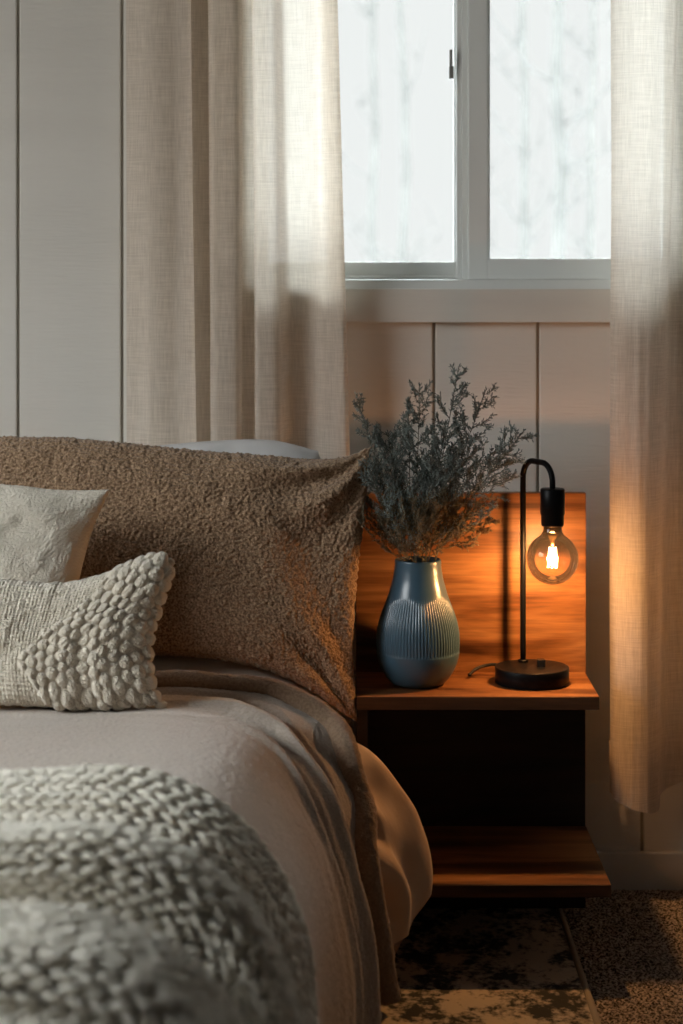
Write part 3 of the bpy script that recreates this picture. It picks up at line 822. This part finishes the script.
def shell(name, top, Nn, th, mat, parent=None):
    """closed sheet: top grid plus the same grid th lower, sides joined"""
    nu, nv = top.shape[:2]
    bot = top - Nn * th
    V = np.vstack([top.reshape(-1, 3), bot.reshape(-1, 3)]); n = nu * nv
    Q = [grid_faces(nu, nv), grid_faces(nu, nv, off=n, flip=True)]
    def strip(idx, fl):
        a, b_ = idx[:-1], idx[1:]
        q = np.stack([a, b_, b_ + n, a + n], -1); return q[:, ::-1] if fl else q
    I = np.arange(n).reshape(nu, nv)
    Q += [strip(I[:, 0], True), strip(I[:, -1], False), strip(I[0, :], False), strip(I[-1, :], True)]
    return link(name, mesh_np(name, V, np.vstack(Q)), mat, parent)

# duvet / smooth sheet-like comforter
sv = np.concatenate([np.linspace(-1.30, -.25, 50)[:-1], np.linspace(-.25, 0.0, 60)[:-1]])
t01 = np.linspace(0, 1, 230)
Yv = np.concatenate([np.linspace(-2.18, -.95, 60)[:-1], np.linspace(-.95, -.125, 330)])
Sg = np.concatenate([np.broadcast_to(sv[:, None], (len(sv), len(Yv))), t01[:, None] * smax(Yv)[None, :]], 0)
Yg = np.broadcast_to(Yv, Sg.shape)
P = base_pt(Sg, Yg); Nn = base_n(Sg, Yg); H = duvet_h(Sg, Yg)
duvet = shell('duvet', P + Nn * H[..., None], Nn, .022, M_duvet)
tag(duvet, 'smooth tan plush duvet bulging out over the side of the bed beside the nightstand', 'duvet')

# taupe fleece blanket with a thick rolled hem; its head-side edge crosses the bed and falls down the side
def hemY(s):
    return np.interp(s, [-1.3, -.6, -.25, 0, .10, .16, .22, .28, .34, .40, .50, .62], [-.560, -.560, -.558, -.555, -.552, -.550, -.580, -.655, -.722, -.742, -.748, -.748])
def blanket_h(s, v, Y):
    """v = distance below the hem"""
    dr = smooth01((s - .02) / .22)
    h = .024 + .003 * fbm(s * 5, Y * 5, 0, 51, 3)
    ph = v - .015 * np.sin(s * 9)
    h = h - (.35 + .65 * dr) * .024 * np.exp(-((ph - .040) / .014) ** 2)            # groove behind the rolled hem
    h = h + dr * .014 * np.exp(-((ph - .095) / .026) ** 2)
    h = h - dr * .007 * np.exp(-((ph - .148) / .012) ** 2)
    h = h + dr * .006 * np.exp(-((ph - .175) / .015) ** 2)
    h = h + (.4 + .3 * dr) * .0020 * np.sin(ph * 150 + 2.5 * vnoise(s * 5, Y * 6, 0, 61)) * np.exp(-((v - .13) / .11) ** 2)
    return h
nv = 620
sv = np.concatenate([np.linspace(-1.26, -.30, 60)[:-1], np.linspace(-.30, 0, 130)[:-1]])
Yline = -2.15
tv = np.linspace(0, 1, nv) ** 1.15
rows = []
u_all = np.concatenate([sv, np.linspace(0, 1, 270)])
isd = np.concatenate([np.zeros(len(sv), bool), np.ones(270, bool)])
# iterate: s depends on Y through the length of the drape
hemdrop = .985
Sg = np.zeros((len(u_all), nv)); Yg = np.zeros_like(Sg)
for i, (u_, d_) in enumerate(zip(u_all, isd)):
    if not d_:
        Yg[i] = hemY(u_) + (Yline - hemY(u_)) * tv; Sg[i] = u_
    else:
        yh = hemY(u_ * .52); Yg[i] = yh + (Yline - yh) * tv
        Sg[i] = u_ * smax(Yg[i]) * hemdrop
Vd = hemY(np.minimum(Sg, .6)) - Yg
P = base_pt(Sg, Yg); Nn = base_n(Sg, Yg); H = blanket_h(Sg, np.maximum(Vd, 0), Yg)
H = H + .0016 * (.5 - worley(Sg / .0065, Yg / .0065, 12))
blk_top = P + Nn * H[..., None]
bl = shell('fleece_blanket', blk_top, Nn, .012, M_blanket)
tag(bl, 'taupe fleece blanket with a rolled sherpa hem spread over the bed', 'blanket')
# rolled hem: an oval roll following the edge
E = blk_top[:, 0] ; En = Nn[:, 0]
keep = np.arange(0, len(E), 1)
E = E[keep]; En = En[keep]
Lh_ = np.concatenate([[0], np.cumsum(np.linalg.norm(np.diff(E, axis=0), axis=1))])
sN = int(Lh_[-1] / .0035); sl = np.linspace(0, Lh_[-1], sN)
Ec = np.stack([np.interp(sl, Lh_, E[:, k]) for k in range(3)], -1); Enn = np.stack([np.interp(sl, Lh_, En[:, k]) for k in range(3)], -1)
T = np.gradient(Ec, axis=0); T /= np.linalg.norm(T, axis=1)[:, None]
Bv = np.cross(T, Enn); Bv /= np.linalg.norm(Bv, axis=1)[:, None]
nth = 44; th = np.arange(nth) / nth * 2 * np.pi
wv = 1 + .10 * vnoise(sl * 9, 0, 0, 5)
ra, rb2 = .0180 * wv, .0175 * wv
A_, B_ = np.meshgrid(sl, th, indexing='ij')
tx = .0024 * (.5 - worley(A_ / .0065, B_ * .017 / .0065, 77))
Rr = np.stack([(ra[:, None] + tx) * np.cos(B_), (rb2[:, None] + tx) * np.sin(B_)], -1)
Vh = (Ec + Enn * .003 - Bv * .002)[:, None] + Rr[..., :1] * Bv[:, None] + Rr[..., 1:] * Enn[:, None]
cap0, cap1 = Vh[:1].mean(1, keepdims=True), Vh[-1:].mean(1, keepdims=True)
Vh = np.concatenate([np.repeat(cap0, nth, 1), Vh, np.repeat(cap1, nth, 1)], 0)
hem = link('rolled_hem', mesh_np('rolled_hem', Vh.reshape(-1, 3), grid_faces(len(Vh), nth, wrap=True)), M_hem, bl)
hem['label'] = 'thick browner sherpa hem'

# ------------------------------------------------------------------ chunky knit throw
# cross-section along the bed (distance, height above the blanket): bunched folds
TC = [(-1.225, -.004), (-1.232, .020), (-1.252, .040), (-1.280, .048), (-1.305, .042), (-1.322, .033), (-1.338, .035), (-1.356, .022), (-1.385, .012), (-1.42, .026), (-1.46, .040), (-1.52, .058), (-1.58, .078), (-1.625, .084), (-1.645, .070),
      (-1.649, .040), (-1.656, .002), (-1.690, -.006), (-1.725, .004), (-1.750, .040), (-1.785, .060), (-1.84, .062), (-1.885, .058), (-1.905, .040), (-1.91, .020), (-1.95, .02), (-2.05, .03), (-2.12, .02)]
tcur = catmull(TC, 900)
Lt = np.concatenate([[0], np.cumsum(np.linalg.norm(np.diff(tcur, axis=0), axis=1))])
def throw_pt(s, w):
    """s across, w along the knitted cloth"""
    Y = np.interp(w, Lt, tcur[:, 0]); h = np.interp(w, Lt, tcur[:, 1])
    sk = smooth01((s - .05) / .35)
    Y = Y - .008 * np.sin(s * 6 + w * 3) + np.interp(s, [-.6, -.1, 0, .1, .18, .24, .29, .33, .40, .5], [-.01, -.01, 0, .01, .01, .01, 0, -.02, -.06, -.10]) * (1 - .6 * smooth01(w / .62))
    h = h * (1 - .8 * sk) - .008 * sk * (1 + .10 * np.sin(s * 7 + 1.3 + w * 6)) + .003 * np.sin(s * 16 + w * 11)
    b_ = base_pt(s, Y); n = base_n(s, Y)
    return b_ + n * (h + .028)[..., None]
SW0, SW1 = -1.05, .58
def cloth_frame(s, w):
    e_ = .003
    p = throw_pt(s, w); a = throw_pt(s + e_, w) - throw_pt(s - e_, w); b_ = throw_pt(s, w + e_) - throw_pt(s, w - e_)
    a /= np.linalg.norm(a, axis=-1, keepdims=True); b_ /= np.linalg.norm(b_, axis=-1, keepdims=True) + 1e-9
    n = np.cross(b_, a); n /= np.linalg.norm(n, axis=-1, keepdims=True) + 1e-9
    return p, a, b_, n
# unit stitch: a fat bent teardrop of yarn
mU, mV = 9, 9
uu = np.linspace(0, np.pi, mU); vv = np.arange(mV) / mV * 2 * np.pi
UU, VV = np.meshgrid(uu, vv, indexing='ij')
unit = np.stack([-np.cos(UU), np.sin(UU) ** .8 * np.cos(VV), np.sin(UU) ** .8 * np.sin(VV)], -1).reshape(-1, 3)
uQ = grid_faces(mU, mV, wrap=True)
pitch_s, pitch_w = .0160, .0170
nrow = int((Lt[-1] - .02) / pitch_w)
rs = np.random.default_rng(3)
ss = np.arange(SW0, SW1, pitch_s)
allS, allW, ang, sgn = [], [], [], []
sunk = []
for r_ in range(nrow):
    shift_ = rs.uniform(0, pitch_s)
    for side in (-1, 1):
        s_ = ss + shift_ + (pitch_s * .5 if side > 0 else 0) + rs.normal(0, .0009, len(ss))
        w_ = np.full(len(ss), .012 + r_ * pitch_w + side * .0039) + rs.normal(0, .0008, len(ss))
        allS.append(s_); allW.append(w_); ang.append(np.full(len(ss), side * R(15))); sgn.append(np.full(len(ss), side)); sunk.append(np.full(len(ss), (0, .0012)[r_ % 2]))
aS, aW, aA = np.concatenate(allS), np.concatenate(allW), np.concatenate(ang)
keepm = aS < .575
aS, aW, aA = aS[keepm], aW[keepm], aA[keepm] + rs.normal(0, .04, keepm.sum())
p, ta, tb, tn = cloth_frame(aS, aW)
p = p + tn * (.003 - np.concatenate(sunk)[keepm])[:, None]
ca, sa = np.cos(aA)[:, None], np.sin(aA)[:, None]
ax = ta * ca + tb * sa; ay = -ta * sa + tb * ca
sc = rs.uniform(.92, 1.12, len(aS))[:, None, None]
Vst = p[:, None] + sc * (unit[None, :, :1] * .0122 * ax[:, None] + unit[None, :, 1:2] * .0040 * ay[:, None] + (unit[None, :, 2:] * .0052 + (1 - unit[None, :, :1] ** 2) * .0026) * tn[:, None])
nS = len(aS)
Qst = (uQ[None] + (np.arange(nS) * len(unit))[:, None, None]).reshape(-1, 4)
# loose cloth behind the stitches so no gap shows through
bw = np.linspace(0, Lt[-1], 800); bs = np.linspace(SW0, SW1 - .01, 200)
BS, BW = np.meshgrid(bs, bw, indexing='ij')
pb, _, _, nb_ = cloth_frame(BS, BW)
ridge = .0020 * np.cos((BW - .012) / pitch_w * 2 * np.pi)
pb = pb + nb_ * (ridge - .0085)[..., None]
throw = link('knitted_throw', mesh_np('knitted_throw', Vst.reshape(-1, 3), Qst), M_yarn)
tag(throw, 'chunky off-white knitted throw bunched across the foot of the bed', 'throw blanket')
link('knit_backing', mesh_np('knit_backing', pb.reshape(-1, 3), grid_faces(200, 800)), M_yarn, throw)

# ------------------------------------------------------------------ pillows
def coons(top, right, bottom, left, nu, nv):
    """top/bottom run left->right, left/right run bottom->top; returns (nu,nv,3)"""
    T_, B_, L_, R_ = catmull(top, nu), catmull(bottom, nu), catmull(left, nv), catmull(right, nv)
    u = np.linspace(0, 1, nu)[:, None, None]; v = np.linspace(0, 1, nv)[None, :, None]
    P = (1 - v) * B_[:, None] + v * T_[:, None] + (1 - u) * L_[None] + u * R_[None]
    P -= (1 - u) * (1 - v) * B_[0] + u * (1 - v) * B_[-1] + (1 - u) * v * T_[0] + u * v * T_[-1]
    return P
def pillow(name, top, right, bottom, left, half, mat, nu, nv, hf=None, power=.42, back=.8, seam=.004):
    P = coons(top, right, bottom, left, nu, nv)
    Nn = grid_normals(P); Nn *= np.where(Nn[..., 1:2].mean() > 0, -1, 1)          # toward the camera
    for _ in range(6):                                                             # average the normals
        Nn[1:-1, 1:-1] = (Nn[:-2, 1:-1] + Nn[2:, 1:-1] + Nn[1:-1, :-2] + Nn[1:-1, 2:]) / 4
    Nn /= np.linalg.norm(Nn, axis=-1, keepdims=True)
    u = np.linspace(-1, 1, nu)[:, None]; v = np.linspace(-1, 1, nv)[None, :]
    prof = ((1 - np.abs(u) ** 2.6) * (1 - np.abs(v) ** 2.4)) ** power
    h1 = prof * half
    front = P + Nn * h1[..., None]
    if hf is not None:
        Sx = np.linalg.norm(np.diff(P, axis=0), axis=-1).mean() * np.arange(nu)[:, None] * np.ones(nv)
        Sy = np.linalg.norm(np.diff(P, axis=1), axis=-1).mean() * np.arange(nv)[None, :] * np.ones(nu)[:, None]
        w, tx_ = hf(u * np.ones(nv), v * np.ones(nu)[:, None], Sx, Sy, prof)
        Nf = grid_normals(front); Nf *= np.sign((Nf * Nn).sum(-1, keepdims=True))
        front = front + Nn * w[..., None] + Nf * tx_[..., None]
    backs = P - Nn * (h1 * back + seam * np.minimum(1, prof * 3))[..., None]
    V = np.vstack([front.reshape(-1, 3), backs.reshape(-1, 3)]); n = nu * nv
    fl = (np.cross(P[1, 0] - P[0, 0], P[0, 1] - P[0, 0]) @ Nn[0, 0]) < 0
    Q = [grid_faces(nu, nv, flip=bool(fl)), grid_faces(nu, nv, off=n, flip=not fl)]
    I = np.arange(n).reshape(nu, nv)
    for idx, f_ in ((I[:, 0], True), (I[:, -1], False), (I[0], False), (I[-1], True)):
        a, b_ = idx[:-1], idx[1:]; q = np.stack([a, b_, b_ + n, a + n], -1)
        Q.append(q[:, ::-1] if f_ ^ bool(fl) else q)
    return link(name, mesh_np(name, V, np.vstack(Q)), mat), front

# pale pillow behind
def A3(*t): return [at(*p_) for p_ in t]
def hf_plain(u, v, Sx, Sy, pr): return (.006 * fbm(u * 3, v * 3, 0, 91, 3) * np.minimum(1, pr * 2), np.zeros_like(u))
o, _ = pillow('bed_pillow', A3((60, 452, -.165), (150, 446, -.165), (210, 441, -.165), (270, 440, -.165), (318, 451, -.165)), A3((330, 640, -.20), (336, 560, -.19), (330, 490, -.175), (318, 451, -.165)),
              A3((60, 646, -.20), (200, 648, -.20), (330, 640, -.20)), A3((60, 646, -.20), (58, 550, -.18), (60, 452, -.165)), .045, M_greyp, 90, 60, hf_plain, back=.5)
tag(o, 'pale grey cotton pillow peeking over the top of the large brown one', 'pillow', 'pillows on the bed')

# large brown sherpa pillow
def hf_sherpa(u, v, Sx, Sy, pr):
    # radiating wrinkles out of the right corners
    def fan(cu, cv, n, ph, amp, reach):
        dx, dy = (u - cu) * 1.6, (v - cv); r = np.hypot(dx, dy); a = np.arctan2(dy, dx)
        return amp * np.sin(a * n + ph + .8 * vnoise(u * 2, v * 2, 0, 13)) * np.exp(-((r - reach * .45) / (reach * .40)) ** 2)
    w = fan(1.05, 1.05, 11, .6, .0095, 1.1) + fan(1.05, -1.05, 9, 1.4, .007, .9)
    w = w + .006 * fbm(u * 2.4, v * 1.8, 0, 15, 3) * np.minimum(1, pr * 2)
    c = np.exp(-(((u - .80) + .16 * (v - .1)) / .10) ** 2) * smooth01((.75 - v) / .4)      # vertical dent near the right edge
    w = w - .012 * c * smooth01((v + .95) / .3)
    tx_ = .0036 * (.5 - worley(Sx / .0056, Sy / .0056, 5)) + .0018 * (.5 - worley(Sx / .0036, Sy / .0036, 6)) + .001 * fbm(Sx / .012, Sy / .012, 0, 44, 2)
    return w * np.minimum(1, pr * 2.2 + .05), tx_
top = A3((-190, 440, -.25), (-60, 436, -.25), (0, 437, -.25), (60, 438, -.25), (120, 443, -.25), (190, 450, -.25), (260, 455, -.25), (310, 459, -.25), (345, 457, -.25), (371, 447, -.25))
right = A3((357, 722, -.335), (355, 690, -.325), (353, 650, -.31), (355, 600, -.295), (360, 550, -.28), (366, 500, -.265), (371, 447, -.25))
bot = A3((-190, 668, -.335), (0, 660, -.335), (120, 655, -.335), (200, 658, -.335), (260, 668, -.335), (310, 690, -.335), (335, 707, -.335), (357, 722, -.335))
left = A3((-190, 668, -.335), (-196, 560, -.30), (-190, 440, -.25))
o, _ = pillow('bed_pillow', top, right, bot, left, .062, M_sherpa, 520, 300, hf_sherpa, back=.7)
tag(o, 'large brown sherpa pillow leaning at the head of the bed', 'pillow', 'pillows on the bed')

# small cream boucle cushion
def hf_boucle(u, v, Sx, Sy, pr):
    w = .004 * fbm(u * 2.4, v * 2.4, 0, 33, 3) * np.minimum(1, pr * 2) + .004 * np.sin((u + v) * 7) * np.exp(-(((u - .9) ** 2 + (v - .9) ** 2) / .25))
    return w, .0014 * (.5 - worley(Sx / .0038, Sy / .0038, 8)) + .0003 * fbm(Sx / .012, Sy / .012, 0, 4, 2)
top = A3((-110, 486, -.47), (-40, 482, -.47), (20, 486, -.47), (60, 490, -.47), (110, 490, -.47))
right = A3((66, 672, -.53), (72, 620, -.52), (80, 575, -.50), (92, 532, -.48), (110, 490, -.47))
bot = A3((-120, 676, -.53), (-20, 672, -.53), (66, 672, -.53)); left = A3((-120, 676, -.53), (-116, 580, -.50), (-110, 486, -.47))
o, _ = pillow('throw_pillow', top, right, bot, left, .055, M_cream, 260, 260, hf_boucle, back=.7)
tag(o, 'plain cream boucle cushion standing behind the bobbled one', 'cushion', 'cream cushions on the bed')

# bobbled lumbar cushion
def bobbles(u, v, Sx, Sy, pr):
    p_ = .0172
    row = Sx / (p_ * .87); ri = np.round(row)
    yy = Sy / p_ + .5 * (ri.astype(int) % 2)
    best = np.zeros_like(u)
    for dr in (-1, 0, 1):
        r_ = ri + dr; off = .5 * (r_.astype(int) % 2)
        ci = np.round(Sy / p_ + off)
        for dc in (-1, 0, 1):
            c = ci + dc
            jx = (_h(r_.astype(np.int64), c.astype(np.int64), 0, 9) - .5) * .22; jy = (_h(r_.astype(np.int64), c.astype(np.int64), 1, 9) - .5) * .22
            d = np.hypot((row - r_ - jx) * .87, Sy / p_ + off - c - jy) * p_
            rr = .0086 * (.85 + .3 * _h(r_.astype(np.int64), c.astype(np.int64), 2, 9))
            best = np.maximum(best, np.sqrt(np.clip(rr ** 2 - d ** 2, 0, None)))
    # diamond-shaped region on the right part of the cover
    edge_ = .27 + .34 * np.clip(v + .25, 0, 2) ** 1.0 + .30 * np.clip(-.45 - v, 0, 1)
    mask = smooth01((u - edge_) / .025)
    fuzz = .0007 * fbm(Sx / .004, Sy / .004, 0, 3, 2)
    slub = .0006 * np.sin(Sy / .0045 * 6.283) + .0022 * np.clip(fbm(Sx / .012, Sy / .05, 0, 66, 2) - .35, 0, 1) + .0005 * np.sin(Sx / .005 * 6.283)
    w = .006 * fbm(u * 3, v * 1.6, 0, 71, 2) * np.minimum(1, pr * 2) - .007 * np.exp(-((u - .62) / .05) ** 2) * smooth01((.5 - v) / .6)
    return w * np.minimum(1, pr * 2), best * .72 * mask + fuzz + slub * (1 - mask)
YB_ = -.70
top = A3((-205, 560, -.66), (-140, 577, -.66), (-60, 578, -.66), (10, 580, -.66), (60, 583, -.66), (100, 575, -.66), (135, 562, -.66), (160, 555, -.66), (174, 563, -.66))
right = A3((164, 706, -.70), (155, 690, -.70), (150, 665, -.69), (152, 640, -.68), (158, 612, -.67), (166, 588, -.665), (174, 563, -.66))
bot = A3((-205, 712, -.70), (-100, 706, -.70), (0, 704, -.70), (60, 706, -.70), (110, 706, -.70), (140, 704, -.70), (164, 706, -.70))
left = A3((-205, 712, -.70), (-198, 640, -.68), (-205, 560, -.66))
o, _ = pillow('throw_pillow', top, right, bot, left, .062, M_cream2, 560, 230, bobbles, back=.7, power=.40)
tag(o, 'cream lumbar cushion with woollen bobbles lying foremost on the bed', 'cushion', 'cream cushions on the bed')
